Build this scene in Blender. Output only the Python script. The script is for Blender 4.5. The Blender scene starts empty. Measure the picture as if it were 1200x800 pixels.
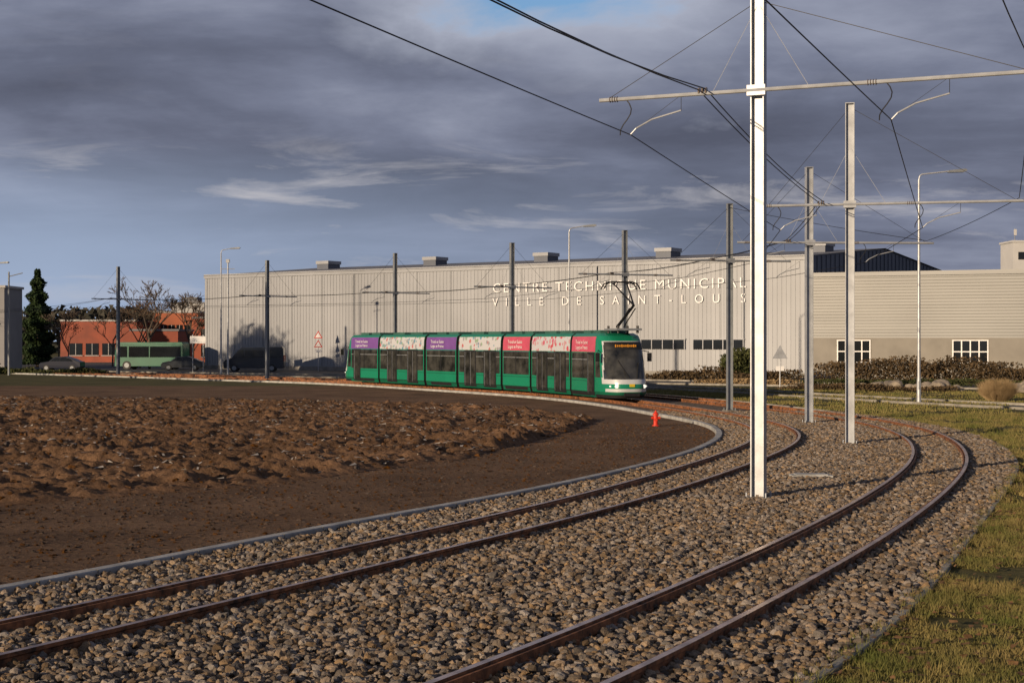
import bpy, math, random
import numpy as np
from mathutils import Vector, Matrix
random.seed(3); rng=np.random.default_rng(5)
scene=bpy.context.scene
H=3.1; F=1750.0; HY=398.0
def P(x,y):
    return ((x-600)*H/(y-HY), F*H/(y-HY))
SUN=Vector((-0.68,-0.73)).normalized(); ELEV=math.radians(11)

# ------------------------------------------------------------------ materials
def newmat(name):
    m=bpy.data.materials.new(name); m.use_nodes=True
    nt=m.node_tree; b=nt.nodes['Principled BSDF']
    return m,nt,b
def mat(name,col,rough=0.6,metal=0.0,var=0.15,scale=3.0,bump=0.0,bscale=None,col2=None,spec=None,emit=None,estr=0,detail=6,rand=0.0):
    m,nt,b=newmat(name); N=nt.nodes; L=nt.links
    b.inputs['Roughness'].default_value=rough; b.inputs['Metallic'].default_value=metal
    if spec is not None: b.inputs['Specular IOR Level'].default_value=spec
    tc=N.new('ShaderNodeTexCoord')
    nz=N.new('ShaderNodeTexNoise'); nz.inputs['Scale'].default_value=scale; nz.inputs['Detail'].default_value=detail; nz.inputs['Roughness'].default_value=.6
    L.new(tc.outputs['Object'],nz.inputs['Vector'])
    cr=N.new('ShaderNodeValToRGB')
    c1=[c*(1-var) for c in col]; c2=[min(1,c*(1+var)) for c in (col2 or col)]
    cr.color_ramp.elements[0].position=.33; cr.color_ramp.elements[1].position=.67
    cr.color_ramp.elements[0].color=(*c1,1); cr.color_ramp.elements[1].color=(*c2,1)
    L.new(nz.outputs['Fac'],cr.inputs['Fac'])
    out=cr.outputs['Color']
    if rand>0:
        oi=N.new('ShaderNodeObjectInfo'); hs=N.new('ShaderNodeHueSaturation')
        mr=N.new('ShaderNodeMapRange'); mr.inputs['To Min'].default_value=1-rand; mr.inputs['To Max'].default_value=1+rand
        L.new(oi.outputs['Random'],mr.inputs['Value']); L.new(mr.outputs['Result'],hs.inputs['Value']); L.new(out,hs.inputs['Color'])
        m2=N.new('ShaderNodeMath'); m2.operation='FRACT'; m3=N.new('ShaderNodeMath'); m3.operation='MULTIPLY'; m3.inputs[1].default_value=37.7
        L.new(oi.outputs['Random'],m3.inputs[0]); L.new(m3.outputs[0],m2.inputs[0])
        mr2=N.new('ShaderNodeMapRange'); mr2.inputs['To Min'].default_value=.4; mr2.inputs['To Max'].default_value=1.4
        L.new(m2.outputs[0],mr2.inputs['Value']); L.new(mr2.outputs['Result'],hs.inputs['Saturation'])
        out=hs.outputs['Color']
    L.new(out,b.inputs['Base Color'])
    if bump>0:
        n2=N.new('ShaderNodeTexNoise'); n2.inputs['Scale'].default_value=bscale or scale*4; n2.inputs['Detail'].default_value=6
        L.new(tc.outputs['Object'],n2.inputs['Vector'])
        bp=N.new('ShaderNodeBump'); bp.inputs['Strength'].default_value=1.0; bp.inputs['Distance'].default_value=bump
        L.new(n2.outputs['Fac'],bp.inputs['Height']); L.new(bp.outputs['Normal'],b.inputs['Normal'])
    if emit:
        b.inputs['Emission Color'].default_value=(*emit,1); b.inputs['Emission Strength'].default_value=estr
    return m

M_steel=mat('galvanised_steel',(.40,.42,.45),.45,.3,.18,2.5,.001,30)
M_steel_d=mat('weathered_steel',(.27,.29,.31),.5,.4,.15,3)
M_wire=mat('wire_copper_dark',(.02,.02,.022),.5,.5,.1,5)
M_black=mat('black_rubber',(.012,.012,.013),.6,0,.2,5)
M_conc=mat('kerb_concrete',(.34,.34,.33),.85,0,.3,2.2,.006,25)
M_conc2=mat('dirty_kerb_concrete',(.25,.235,.205),.9,0,.4,1.6,.008,25)
M_concd=mat('dark_concrete',(.24,.23,.21),.9,0,.25,1.5,.006,20)
M_joint=mat('kerb_joint_mortar',(.12,.115,.105),.95,0,.3,5)
M_rail=mat('rail_side_rust',(.055,.026,.014),.7,.1,.4,6,.004,30,col2=(.27,.11,.045))
M_railtop=mat('rail_head_worn',(.38,.20,.12),.28,.8,.4,3,col2=(.55,.38,.28))
M_asph=mat('asphalt',(.05,.05,.054),.85,0,.25,1.2,.005,60)
M_ballbed=mat('ballast_bed',(.04,.031,.024),.95,0,.5,9,.06,18,col2=(.13,.098,.07))
M_stone=mat('ballast_stone',(.195,.145,.10),.85,0,.3,14,.005,60,rand=.6)
M_clod=mat('soil_clod',(.12,.068,.039),.95,0,.4,9,.03,25,rand=.35,spec=.1)
M_white=mat('white_paint',(.8,.8,.8),.5,0,.04,2)
M_letter=mat('lettering_white',(.85,.85,.87),.5,0,.01,2)
M_glass=mat('dark_glass',(.012,.014,.016),.08,0,.2,1,spec=.6)
M_tglass=mat('tram_window_glass',(.008,.010,.012),.06,0,.3,1.3,spec=.6,col2=(.05,.05,.047))  # reflections and interior light painted into the glass colour as paler noise patches

def soil_mat(name,c1,c2,bump):
    m,nt,b=newmat(name); N=nt.nodes; L=nt.links
    b.inputs['Roughness'].default_value=.95; b.inputs['Specular IOR Level'].default_value=.15
    tc=N.new('ShaderNodeTexCoord')
    big=N.new('ShaderNodeTexNoise'); big.inputs['Scale'].default_value=.35; big.inputs['Detail'].default_value=8; big.inputs['Roughness'].default_value=.65
    fine=N.new('ShaderNodeTexNoise'); fine.inputs['Scale'].default_value=7; fine.inputs['Detail'].default_value=8; fine.inputs['Roughness'].default_value=.7
    for n in (big,fine): L.new(tc.outputs['Object'],n.inputs['Vector'])
    mx=N.new('ShaderNodeMath'); mx.operation='ADD'; L.new(big.outputs['Fac'],mx.inputs[0]); L.new(fine.outputs['Fac'],mx.inputs[1])
    cr=N.new('ShaderNodeValToRGB'); cr.color_ramp.elements[1].position=.62
    h=N.new('ShaderNodeMath'); h.operation='MULTIPLY'; h.inputs[1].default_value=.5; L.new(mx.outputs[0],h.inputs[0])
    cr.color_ramp.elements[0].position=.38
    cr.color_ramp.elements[0].color=(*c1,1); cr.color_ramp.elements[1].color=(*c2,1)
    L.new(h.outputs[0],cr.inputs['Fac'])
    v=N.new('ShaderNodeTexVoronoi'); v.inputs['Scale'].default_value=9; L.new(tc.outputs['Object'],v.inputs['Vector'])
    g=N.new('ShaderNodeMath'); g.operation='LESS_THAN'; g.inputs[1].default_value=.10; L.new(v.outputs['Distance'],g.inputs[0])
    mix=N.new('ShaderNodeMix'); mix.data_type='RGBA'
    mm=N.new('ShaderNodeMath'); mm.operation='MULTIPLY'; mm.inputs[1].default_value=.5; L.new(g.outputs[0],mm.inputs[0])
    L.new(mm.outputs[0],mix.inputs['Factor']); L.new(cr.outputs['Color'],mix.inputs['A']); mix.inputs['B'].default_value=(.24,.18,.13,1)
    L.new(mix.outputs['Result'],b.inputs['Base Color'])
    bp=N.new('ShaderNodeBump'); bp.inputs['Distance'].default_value=bump; L.new(h.outputs[0],bp.inputs['Height']); L.new(bp.outputs['Normal'],b.inputs['Normal'])
    return m
M_soil=soil_mat('compacted_soil',(.075,.045,.028),(.24,.15,.09),.22)
M_plough=soil_mat('ploughed_soil',(.06,.034,.019),(.24,.14,.08),.18)
M_ground=soil_mat('grass_ground',(.055,.055,.020),(.14,.12,.05),.10)

def clad(name,col,vert=True,period=.35,var=.06):
    m,nt,b=newmat(name); N=nt.nodes; L=nt.links
    b.inputs['Roughness'].default_value=.5; b.inputs['Metallic'].default_value=.15
    tc=N.new('ShaderNodeTexCoord'); nz=N.new('ShaderNodeTexNoise'); nz.inputs['Detail'].default_value=5
    mp=N.new('ShaderNodeMapping'); mp.inputs['Scale'].default_value=(1.0,1.0,.06) if vert else (.05,.05,2.0)
    L.new(tc.outputs['Object'],mp.inputs['Vector']); L.new(mp.outputs['Vector'],nz.inputs['Vector']); nz.inputs['Scale'].default_value=1.3
    cr=N.new('ShaderNodeValToRGB'); cr.color_ramp.elements[0].position=.3; cr.color_ramp.elements[1].position=.7
    cr.color_ramp.elements[0].color=(*[c*(1-var) for c in col],1); cr.color_ramp.elements[1].color=(*[c*(1+var) for c in col],1)
    L.new(nz.outputs['Fac'],cr.inputs['Fac'])
    n2=N.new('ShaderNodeTexNoise'); n2.inputs['Scale'].default_value=.12; n2.inputs['Detail'].default_value=6; L.new(tc.outputs['Object'],n2.inputs['Vector'])
    hs=N.new('ShaderNodeHueSaturation'); mr=N.new('ShaderNodeMapRange'); mr.inputs['From Min'].default_value=.3; mr.inputs['From Max'].default_value=.7
    mr.inputs['To Min'].default_value=.86; mr.inputs['To Max'].default_value=1.08
    L.new(n2.outputs['Fac'],mr.inputs['Value']); L.new(mr.outputs['Result'],hs.inputs['Value']); L.new(cr.outputs['Color'],hs.inputs['Color'])
    L.new(hs.outputs['Color'],b.inputs['Base Color'])
    return m
M_clad=clad('ribbed_metal_cladding',(.30,.315,.345))
M_cladrib=clad('cladding_seam',(.245,.258,.28))
M_dark=clad('anthracite_cladding',(.10,.115,.15))
M_beige=clad('grey_horizontal_cladding',(.255,.26,.26),False)
M_beiged=clad('grey_cladding_seam',(.175,.178,.175),False)
M_roof=mat('roof_membrane',(.16,.165,.18),.7,0,.1,.5)

# ------------------------------------------------------------------ mesh helper
class MB:
    def __init__(s): s.v=[];s.f=[];s.m=[]
    def add(s,vs,fs,mi=0):
        o=len(s.v); s.v.extend([tuple(v) for v in vs]); s.f.extend([tuple(i+o for i in f) for f in fs]); s.m.extend([mi]*len(fs))
    def box(s,c,size,mi=0,rz=0,M=None):
        x,y,z=[a/2 for a in size]; vs=[]
        ca,sa=math.cos(rz),math.sin(rz)
        for dx,dy,dz in ((-x,-y,-z),(x,-y,-z),(x,y,-z),(-x,y,-z),(-x,-y,z),(x,-y,z),(x,y,z),(-x,y,z)):
            p=Vector((c[0]+dx*ca-dy*sa,c[1]+dx*sa+dy*ca,c[2]+dz))
            if M: p=M@p
            vs.append(p)
        s.add(vs,[(0,3,2,1),(4,5,6,7),(0,1,5,4),(1,2,6,5),(2,3,7,6),(3,0,4,7)],mi)
    def tube(s,p0,p1,r0,r1=None,n=8,mi=0,cap=True):
        p0=Vector(p0);p1=Vector(p1); r1=r0 if r1 is None else r1
        d=(p1-p0); 
        if d.length<1e-6: return
        d.normalize(); a=d.orthogonal().normalized(); b=d.cross(a)
        vs=[];
        for p,r in((p0,r0),(p1,r1)):
            for i in range(n):
                t=2*math.pi*i/n; vs.append(p+(a*math.cos(t)+b*math.sin(t))*r)
        fs=[(i,(i+1)%n,n+(i+1)%n,n+i) for i in range(n)]
        if cap: fs+= [tuple(range(n-1,-1,-1)),tuple(range(n,2*n))]
        s.add(vs,fs,mi)
    def poly(s,pts,r,n=6,mi=0):
        for a,b in zip(pts[:-1],pts[1:]): s.tube(a,b,r,r,n,mi)
    def prism(s,prof,y0,y1,mi=0,M=None):
        n=len(prof); vs=[Vector((x,y0,z)) for x,z in prof]+[Vector((x,y1,z)) for x,z in prof]
        if M: vs=[M@v for v in vs]
        fs=[(i,(i+1)%n,n+(i+1)%n,n+i) for i in range(n)]+[tuple(range(n-1,-1,-1)),tuple(range(n,2*n))]
        s.add(vs,fs,mi)
    def build(s,name,mats,parent=None,smooth=False,loc=None,bevel=0):
        me=bpy.data.meshes.new(name); me.from_pydata(s.v,[],s.f); me.update()
        for m in mats: me.materials.append(m)
        me.polygons.foreach_set('material_index',s.m)
        if smooth: me.polygons.foreach_set('use_smooth',[True]*len(s.f))
        o=bpy.data.objects.new(name,me); scene.collection.objects.link(o)
        if parent: o.parent=parent
        if loc: o.location=loc
        if bevel:
            bm=o.modifiers.new('bevel','BEVEL'); bm.width=bevel; bm.segments=2; bm.limit_method='ANGLE'
        return o
def tris(name,V,mats,parent=None,mi=None):
    V=np.asarray(V,dtype=np.float32); n=V.shape[0]; k=V.shape[1]
    me=bpy.data.meshes.new(name); me.vertices.add(n*k); me.vertices.foreach_set('co',V.reshape(-1))
    me.loops.add(n*k); me.loops.foreach_set('vertex_index',np.arange(n*k,dtype=np.int32))
    me.polygons.add(n); me.polygons.foreach_set('loop_start',np.arange(0,n*k,k,dtype=np.int32))
    for m in (mats if isinstance(mats,list) else [mats]): me.materials.append(m)
    if mi is not None: me.polygons.foreach_set('material_index',np.asarray(mi,dtype=np.int32))
    me.update(calc_edges=True); me.validate()
    o=bpy.data.objects.new(name,me); scene.collection.objects.link(o)
    if parent: o.parent=parent
    return o

# ------------------------------------------------------------------ paths
def resample(pts,step=.5,sm=3.0):
    p=np.array(pts,float); out=[]
    pp=np.vstack([2*p[0]-p[1],p,2*p[-1]-p[-2]])
    for i in range(1,len(pp)-2):
        for t in np.linspace(0,1,30,endpoint=False):
            a,b,c,d=pp[i-1],pp[i],pp[i+1],pp[i+2]
            out.append(.5*((2*b)+(-a+c)*t+(2*a-5*b+4*c-d)*t*t+(-a+3*b-3*c+d)*t**3))
    out.append(p[-1]); o=np.array(out)
    def eq(o):
        s=np.r_[0,np.cumsum(np.linalg.norm(np.diff(o,axis=0),axis=1))]
        q=np.arange(0,s[-1],step); return np.c_[np.interp(q,s,o[:,0]),np.interp(q,s,o[:,1])]
    o=eq(o)
    if sm>0:
        k=int(sm/step*3); w=np.exp(-.5*(np.arange(-k,k+1)*step/sm)**2); w/=w.sum()
        ext=np.vstack([o[0]+(np.arange(-k,0)[:,None])*(o[1]-o[0]),o,o[-1]+(np.arange(1,k+1)[:,None])*(o[-1]-o[-2])])
        o=np.c_[np.convolve(ext[:,0],w,'valid'),np.convolve(ext[:,1],w,'valid')]; o=eq(o)
    return o
def normals(p):
    t=np.gradient(p,axis=0); t/=np.linalg.norm(t,axis=1)[:,None]
    return np.c_[-t[:,1],t[:,0]],t
def off(p,d): return p+normals(p)[0]*d

inner=resample([(-100,178),(-60,150),(-35,128.5),(-20,113.5),(-10.9,104.3),(-2.25,89.9),(2.1,82.2),(5.4,73.5),(7.5,64),(8.75,55),(8.75,49),(7.8,43.8),(5.7,37.5),(2.4,29.2),(0,24.2),(-2.6,19.4),(-5.1,14.7),(-8.5,9),(-14,2),(-22,-6)])
o_far=off(inner,4.0)[inner[:,1]>68][::8]
outer=resample(list(map(tuple,o_far))+[(11.4,65),(12.9,57),(13.25,51),(12.4,44),(10.4,36.2),(7.6,28.7),(4.9,22.4),(2.75,18),(.5,13.5),(-2.5,8.5),(-7,2),(-13,-5)])
lk_far=off(inner,-2.1)[inner[:,1]>60][::8]
lkerb=resample(list(map(tuple,lk_far))+[(7.0,53.5),(6.5,46.6),(4.6,39.6),(1.9,33),(-.64,28),(-2.79,24.4),(-4.73,20.7),(-6.3,17.8),(-9.5,12.5),(-16,4),(-24,-4)],sm=2.0)
rk_far=off(outer,2.0)[outer[:,1]>62][::8]
rkerb=resample(list(map(tuple,rk_far))+[(14.9,56),(15.1,51.7),(14.4,44.5),(12.5,36.9),(10.2,30.8),(6.5,21.7),(4.55,17),(2.8,13.5),(-.2,8.5),(-5,1.5),(-11,-6)],sm=2.0)

def sweep(path,prof,mi_per=None,mb=None,mi=0,closed=True):
    nrm,_=normals(path); n=len(prof); vs=[]
    for p,q in zip(path,nrm):
        for (o,z) in prof: vs.append((p[0]+q[0]*o,p[1]+q[1]*o,z))
    base=len(mb.v); mb.v.extend(vs)
    for i in range(len(path)-1):
        for j in range(n if closed else n-1):
            k=(j+1)%n
            mb.f.append((base+i*n+j,base+i*n+k,base+(i+1)*n+k,base+(i+1)*n+j)); mb.m.append(mi_per[j] if mi_per else mi)

def clip(p,zmin=-6,zmax=180): return p[(p[:,1]>zmin)&(p[:,1]<zmax)]
G=1.32
prof=[(-.075,.0),(-.075,.02),(-.018,.05),(-.018,.11),(-.038,.125),(-.038,.165),(.038,.165),(.038,.125),(.018,.11),(.018,.05),(.075,.02),(.075,0)]
pm=[0]*12; pm[5]=1
for path in (inner,outer):
    mb=MB()
    for sgn in (-1,1):
        sweep(off(path,sgn*G/2),prof,pm,mb)
        sweep(off(path,sgn*(G/2-.075)),[(-.014,.04),(-.014,.14),(.014,.14),(.014,.04)],[0,0,0,0],mb)
    nr,_t=normals(path)
    for i in range(0,len(path),2):
        if 11<path[i,1]<62:
            for sgn in(-1,1):
                for e in (-.1,.1):
                    c=path[i]+nr[i]*(sgn*G/2+e); mb.box((c[0],c[1],.04),(.07,.10,.06),0,math.atan2(nr[i,1],nr[i,0]))
    mb.build('tram_track',[M_rail,M_railtop])
def kerb(path,prof,m,w,zt):
    mb=MB(); sweep(clip(path),prof,None,mb)
    nr,_t=normals(path)
    for i in range(0,len(path),2):          # mortar joints every metre
        if 10<path[i,1]<70: mb.box((path[i,0],path[i,1],zt/2),(w+.006,.014,zt+.006),1,math.atan2(nr[i,1],nr[i,0]))
    mb.build('kerb',[m,M_joint])
kerb(lkerb,[(-.10,-.05),(-.10,.11),(-.085,.125),(.085,.125),(.10,.11),(.10,-.05)],M_conc,.20,.125)
kerb(rkerb,[(-.05,-.05),(-.05,.06),(-.04,.07),(.04,.07),(.05,.06),(.05,-.05)],M_conc2,.10,.07)
def rows(pl,pr,zs,z,name,matl,nx=10):
    mb=MB(); V=[];Fs=[]
    for y in zs:
        a=pl(y);b=pr(y)
        for j in range(nx+1): V.append((a+(b-a)*j/nx,y,z))
    w=nx+1
    for i in range(len(zs)-1):
        for j in range(nx): Fs.append((i*w+j,i*w+j+1,(i+1)*w+j+1,(i+1)*w+j))
    mb.add(V,Fs,0); return mb.build(name,[matl])
def xof(path):
    p=path[np.argsort(path[:,1])]
    return lambda y: float(np.interp(y,p[:,1],p[:,0]))
XL=xof(lkerb);XR=xof(rkerb)
rows(XL,XR,np.arange(8,64,.5),.012,'ballast_bed',M_ballbed,14)
rows(XL,XR,np.arange(64,170,1.0),.012,'track_bed',M_ballbed,10)
rows(XL,XR,np.arange(-4,8.5,.5),.010,'track_bed',M_ballbed,10)
rows(lambda y:-110,XL,np.arange(-4,101,1.0),.004,'soil_field',M_soil,30)
mb=MB(); R=2500; n=24
mb.add([(x,y,0) for y in np.linspace(-R,R,n+1) for x in np.linspace(-R,R,n+1)],[(i*(n+1)+j,i*(n+1)+j+1,(i+1)*(n+1)+j+1,(i+1)*(n+1)+j) for i in range(n) for j in range(n)],0)
mb.build('ground',[M_ground])

def rock_group(name,density,smin,smax,material,seed=0,variants=4,zoff=0.0,power=False,rise=.45,sub=2):
    ng=bpy.data.node_groups.new(name,'GeometryNodeTree')
    ng.interface.new_socket('Geometry',in_out='INPUT',socket_type='NodeSocketGeometry')
    ng.interface.new_socket('Geometry',in_out='OUTPUT',socket_type='NodeSocketGeometry')
    N=ng.nodes;L=ng.links
    gi=N.new('NodeGroupInput');go=N.new('NodeGroupOutput')
    dp=N.new('GeometryNodeDistributePointsOnFaces'); dp.inputs['Density'].default_value=density; dp.inputs['Seed'].default_value=seed
    L.new(gi.outputs[0],dp.inputs['Mesh'])
    src=N.new('GeometryNodeGeometryToInstance')
    for k in range(variants):
        ic=N.new('GeometryNodeMeshIcoSphere'); ic.inputs['Radius'].default_value=.5; ic.inputs['Subdivisions'].default_value=sub
        sp=N.new('GeometryNodeSetPosition'); L.new(ic.outputs['Mesh'],sp.inputs['Geometry'])
        nz=N.new('ShaderNodeTexNoise'); nz.noise_dimensions='4D'; nz.inputs['W'].default_value=k*7.3+seed; nz.inputs['Scale'].default_value=1.7; nz.inputs['Detail'].default_value=2
        pos=N.new('GeometryNodeInputPosition')
        sub_=N.new('ShaderNodeVectorMath'); sub_.operation='SUBTRACT'; sub_.inputs[1].default_value=(.5,.5,.5)
        L.new(pos.outputs[0],nz.inputs['Vector']); L.new(nz.outputs['Color'],sub_.inputs[0])
        sc=N.new('ShaderNodeVectorMath'); sc.operation='SCALE'; sc.inputs['Scale'].default_value=1.1
        L.new(sub_.outputs[0],sc.inputs[0]); L.new(sc.outputs[0],sp.inputs['Offset'])
        tr=N.new('GeometryNodeTransform'); tr.inputs['Scale'].default_value=(1.0,.62+.1*k,.5+.08*k)
        L.new(sp.outputs[0],tr.inputs['Geometry']); L.new(tr.outputs[0],src.inputs[0])
    iop=N.new('GeometryNodeInstanceOnPoints'); L.new(src.outputs[0],iop.inputs['Instance'])
    iop.inputs['Pick Instance'].default_value=True
    rr=N.new('FunctionNodeRandomValue'); rr.data_type='FLOAT_VECTOR'; rr.inputs[0].default_value=(-.5,-.5,0); rr.inputs[1].default_value=(.5,.5,6.28)
    L.new(rr.outputs[0],iop.inputs['Rotation'])
    rs=N.new('FunctionNodeRandomValue'); rs.data_type='FLOAT'; rs.inputs[2].default_value=0; rs.inputs[3].default_value=1
    rs.inputs['Seed'].default_value=11
    pw=N.new('ShaderNodeMath'); pw.operation='POWER'; pw.inputs[1].default_value=3.0 if power else 1.3; L.new(rs.outputs[1],pw.inputs[0])
    mr=N.new('ShaderNodeMapRange'); mr.inputs['To Min'].default_value=smin; mr.inputs['To Max'].default_value=smax
    L.new(pw.outputs[0],mr.inputs['Value']); L.new(mr.outputs['Result'],iop.inputs['Scale'])
    ro=N.new('FunctionNodeRandomValue'); ro.data_type='FLOAT_VECTOR'; ro.inputs[0].default_value=(0,0,zoff); ro.inputs[1].default_value=(0,0,zoff+smax*rise); ro.inputs['Seed'].default_value=5
    spp=N.new('GeometryNodeSetPosition'); L.new(dp.outputs['Points'],spp.inputs['Geometry']); L.new(ro.outputs[0],spp.inputs['Offset'])
    L.new(spp.outputs[0],iop.inputs['Points'])
    sm=N.new('GeometryNodeSetMaterial'); sm.inputs['Material'].default_value=material; L.new(iop.outputs[0],sm.inputs['Geometry'])
    jg=N.new('GeometryNodeJoinGeometry'); L.new(sm.outputs[0],jg.inputs[0]); L.new(gi.outputs[0],jg.inputs[0])
    L.new(jg.outputs[0],go.inputs[0]); return ng
bed=bpy.data.objects['ballast_bed']
md=bed.modifiers.new('stones','NODES'); md.node_group=rock_group('stones',290,.045,.135,M_stone,1,zoff=-.005)
# ------------------------------------------------------------------ ploughed field
def vnoise(x,y,seed):
    r=np.random.default_rng(seed).random((256,256)); xi=np.floor(x).astype(int);yi=np.floor(y).astype(int)
    fx=x-xi;fy=y-yi; fx=fx*fx*(3-2*fx);fy=fy*fy*(3-2*fy)
    a=r[xi%256,yi%256];b=r[(xi+1)%256,yi%256];c=r[xi%256,(yi+1)%256];d=r[(xi+1)%256,(yi+1)%256]
    return (a*(1-fx)+b*fx)*(1-fy)+(c*(1-fx)+d*fx)*fy
def fbm(x,y,seed,o=4):
    s=0;a=1;t=0
    for i in range(o): s=s+a*vnoise(x*2**i+13*i,y*2**i,seed+i); t+=a; a*=.55
    return s/t
lowb=lambda x: np.interp(x,[-60,-26,-9.4,-4.8,-.9,2.2,3.2],[10,18,27.5,32.5,39.6,51,57])
upb=lambda x: np.interp(x,[-60,-26,-12.9,0,2.4,3.2],[81,78,75,67.8,61,58])
xs=np.arange(-36,4.2,.075); ys=np.arange(20,81,.085)
X,Y=np.meshgrid(xs,ys)
wob=1.6*(fbm(X/3,Y/3,77,3)-.5)
d=np.minimum(Y-lowb(X)-wob,upb(X)-Y+wob); d=np.where(X>3.3,-1,d)
mask=np.clip(d/1.6,0,1)
fur=np.abs(((Y*.93+X*.25+1.6*fbm(X/5,Y/5,9,2))/1.3)%1-.5)*2
rdg=1-np.abs(2*fbm(X/.9,Y/.8,3,4)-1)*2.2
hgt=.14*np.clip(rdg,0,1)+.20*np.clip(fbm(X/.30,Y/.30,21,3)-.38,0,1)*1.6+.18*fur*fbm(X/2,Y/2,31,2)+.09*np.clip(fbm(X/.14,Y/.14,51,2)-.4,0,1)-.05
big=fbm(X/7,Y/5,63,2)
Z=np.where(mask>0,hgt*mask*(.6+.9*big),-.08)
ny,nx=X.shape
V=np.c_[X.ravel(),Y.ravel(),Z.ravel()].astype(np.float32)
idx=np.arange(nx*ny).reshape(ny,nx)
q=np.stack([idx[:-1,:-1],idx[:-1,1:],idx[1:,1:],idx[1:,:-1]],-1).reshape(-1,4)
mq=mask.ravel(); keep=(mq[q].max(1)>0); q=q[keep].astype(np.int32)
me=bpy.data.meshes.new('ploughed_field'); me.vertices.add(len(V)); me.vertices.foreach_set('co',V.ravel())
me.loops.add(q.size); me.loops.foreach_set('vertex_index',q.ravel()); me.polygons.add(len(q)); me.polygons.foreach_set('loop_start',np.arange(0,q.size,4,dtype=np.int32))
me.materials.append(M_plough); me.update(calc_edges=True)
pf=bpy.data.objects.new('ploughed_field',me); scene.collection.objects.link(pf)
md=pf.modifiers.new('clods','NODES'); md.node_group=rock_group('clods',13,.04,.20,M_clod,4,power=True,zoff=-.03,rise=.1,sub=3)
n=14000; x=rng.uniform(-34,3,n); y=rng.uniform(22,79,n); dd=np.minimum(y-lowb(x),upb(x)-y); k=(dd>.8)&(fbm(x/3,y/1.5,91,3)>.47); x=x[k];y=y[k]; n=len(x)
iy=np.clip(((y-20)/.085).astype(int),0,ny-1); ix=np.clip(((x+36)/.075).astype(int),0,nx-1); z=Z[iy,ix]+.02
a=rng.random(n)*6.28; s=rng.uniform(.03,.12,n); V=np.zeros((n,4,3),np.float32)
for i,(u,v) in enumerate(((-1,-.25),(1,-.25),(1,.25),(-1,.25))):
    V[:,i]=np.c_[x+(u*np.cos(a)-v*np.sin(a))*s,y+(u*np.sin(a)+v*np.cos(a))*s,z+.05*(u>0)*rng.random(n)]
M_straw=mat('pale_stubble',(.42,.38,.33),.8,0,.2,3)
tris('field_stubble',V,M_straw)
mb=MB();V=[];Fs=[]
yy=np.arange(12,56,.5)
for y in yy:
    a=XL(y)
    for j in range(9): V.append((a-.15-j*1.1,y,.003))
for i in range(len(yy)-1):
    for j in range(8): Fs.append((i*9+j+1,i*9+j,(i+1)*9+j,(i+1)*9+j+1))
mb.add(V,Fs,0); g=mb.build('soil_crumbs',[M_soil])
md=g.modifiers.new('crumbs','NODES'); md.node_group=rock_group('crumbs',70,.012,.10,M_clod,9,power=True,zoff=-.008,rise=.1)

# ------------------------------------------------------------------ grass
def veg_mat(name,c1,c2,scale=.6,rough=.8):
    m,nt,b=newmat(name); N=nt.nodes;L=nt.links
    b.inputs['Roughness'].default_value=rough; b.inputs['Specular IOR Level'].default_value=.2
    tc=N.new('ShaderNodeTexCoord'); n1=N.new('ShaderNodeTexNoise'); n1.inputs['Scale'].default_value=scale; n1.inputs['Detail'].default_value=6; n1.inputs['Roughness'].default_value=.7
    L.new(tc.outputs['Object'],n1.inputs['Vector']); cr=N.new('ShaderNodeValToRGB'); cr.color_ramp.elements[0].position=.36; cr.color_ramp.elements[1].position=.66
    cr.color_ramp.elements[0].color=(*c1,1);cr.color_ramp.elements[1].color=(*c2,1); L.new(n1.outputs['Fac'],cr.inputs['Fac'])
    L.new(cr.outputs['Color'],b.inputs['Base Color']); return m
M_grass=veg_mat('grass_blades',(.10,.12,.028),(.28,.21,.085),1.0)
def blades(px,py,h,w,z0=0,lean=.5):
    n=len(px); a=rng.random(n)*6.283; la=rng.random(n)*6.283; ln=h*lean*rng.random(n)
    dx=np.cos(a)*w/2;dy=np.sin(a)*w/2
    V=np.zeros((n,3,3),np.float32)
    V[:,0]=np.c_[px-dx,py-dy,np.full(n,z0)];V[:,1]=np.c_[px+dx,py+dy,np.full(n,z0)]
    V[:,2]=np.c_[px+np.cos(la)*ln,py+np.sin(la)*ln,z0+h]
    return V
rks=rkerb[np.argsort(rkerb[:,1])]
def region(n,y0,y1,w,gap=.0):
    y=rng.uniform(y0,y1,n); x=np.interp(y,rks[:,1],rks[:,0])+gap+rng.random(n)**1.2*w
    return x,y
parts=[]
x,y=region(120000,11,28,5); k=fbm(x/1.1,y/1.1,5,3)>.36; x=x[k];y=y[k]; parts.append(blades(x,y,rng.uniform(.02,.13,len(x))*(.3+1.3*fbm(x/.6,y/.6,8,2)),.011,lean=1.2))
x,y=region(100000,28,62,9); k=fbm(x/1.1,y/1.1,5,3)>.38; x=x[k];y=y[k]; parts.append(blades(x,y,rng.uniform(.03,.14,len(x))*(.3+1.3*fbm(x/.8,y/.8,8,2)),.02,lean=1.1))
x,y=region(50000,62,95,22); k=fbm(x/2,y/2,5,3)>.42; x=x[k];y=y[k]; parts.append(blades(x,y,rng.uniform(.04,.15,len(x)),.04))
x,y=region(9000,11,60,.25,-.16); k=fbm(x*1.3,y*1.3,15,3)>.5; x=x[k];y=y[k]; parts.append(blades(x,y,rng.uniform(.06,.16,len(x)),.014,lean=1.2))
tris('grass',np.concatenate(parts),M_grass)
x,y=region(2500,11,40,6); n=len(x); a=rng.random(n)*6.28; s=rng.uniform(.02,.05,n)
V=np.zeros((n,4,3),np.float32)
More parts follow.
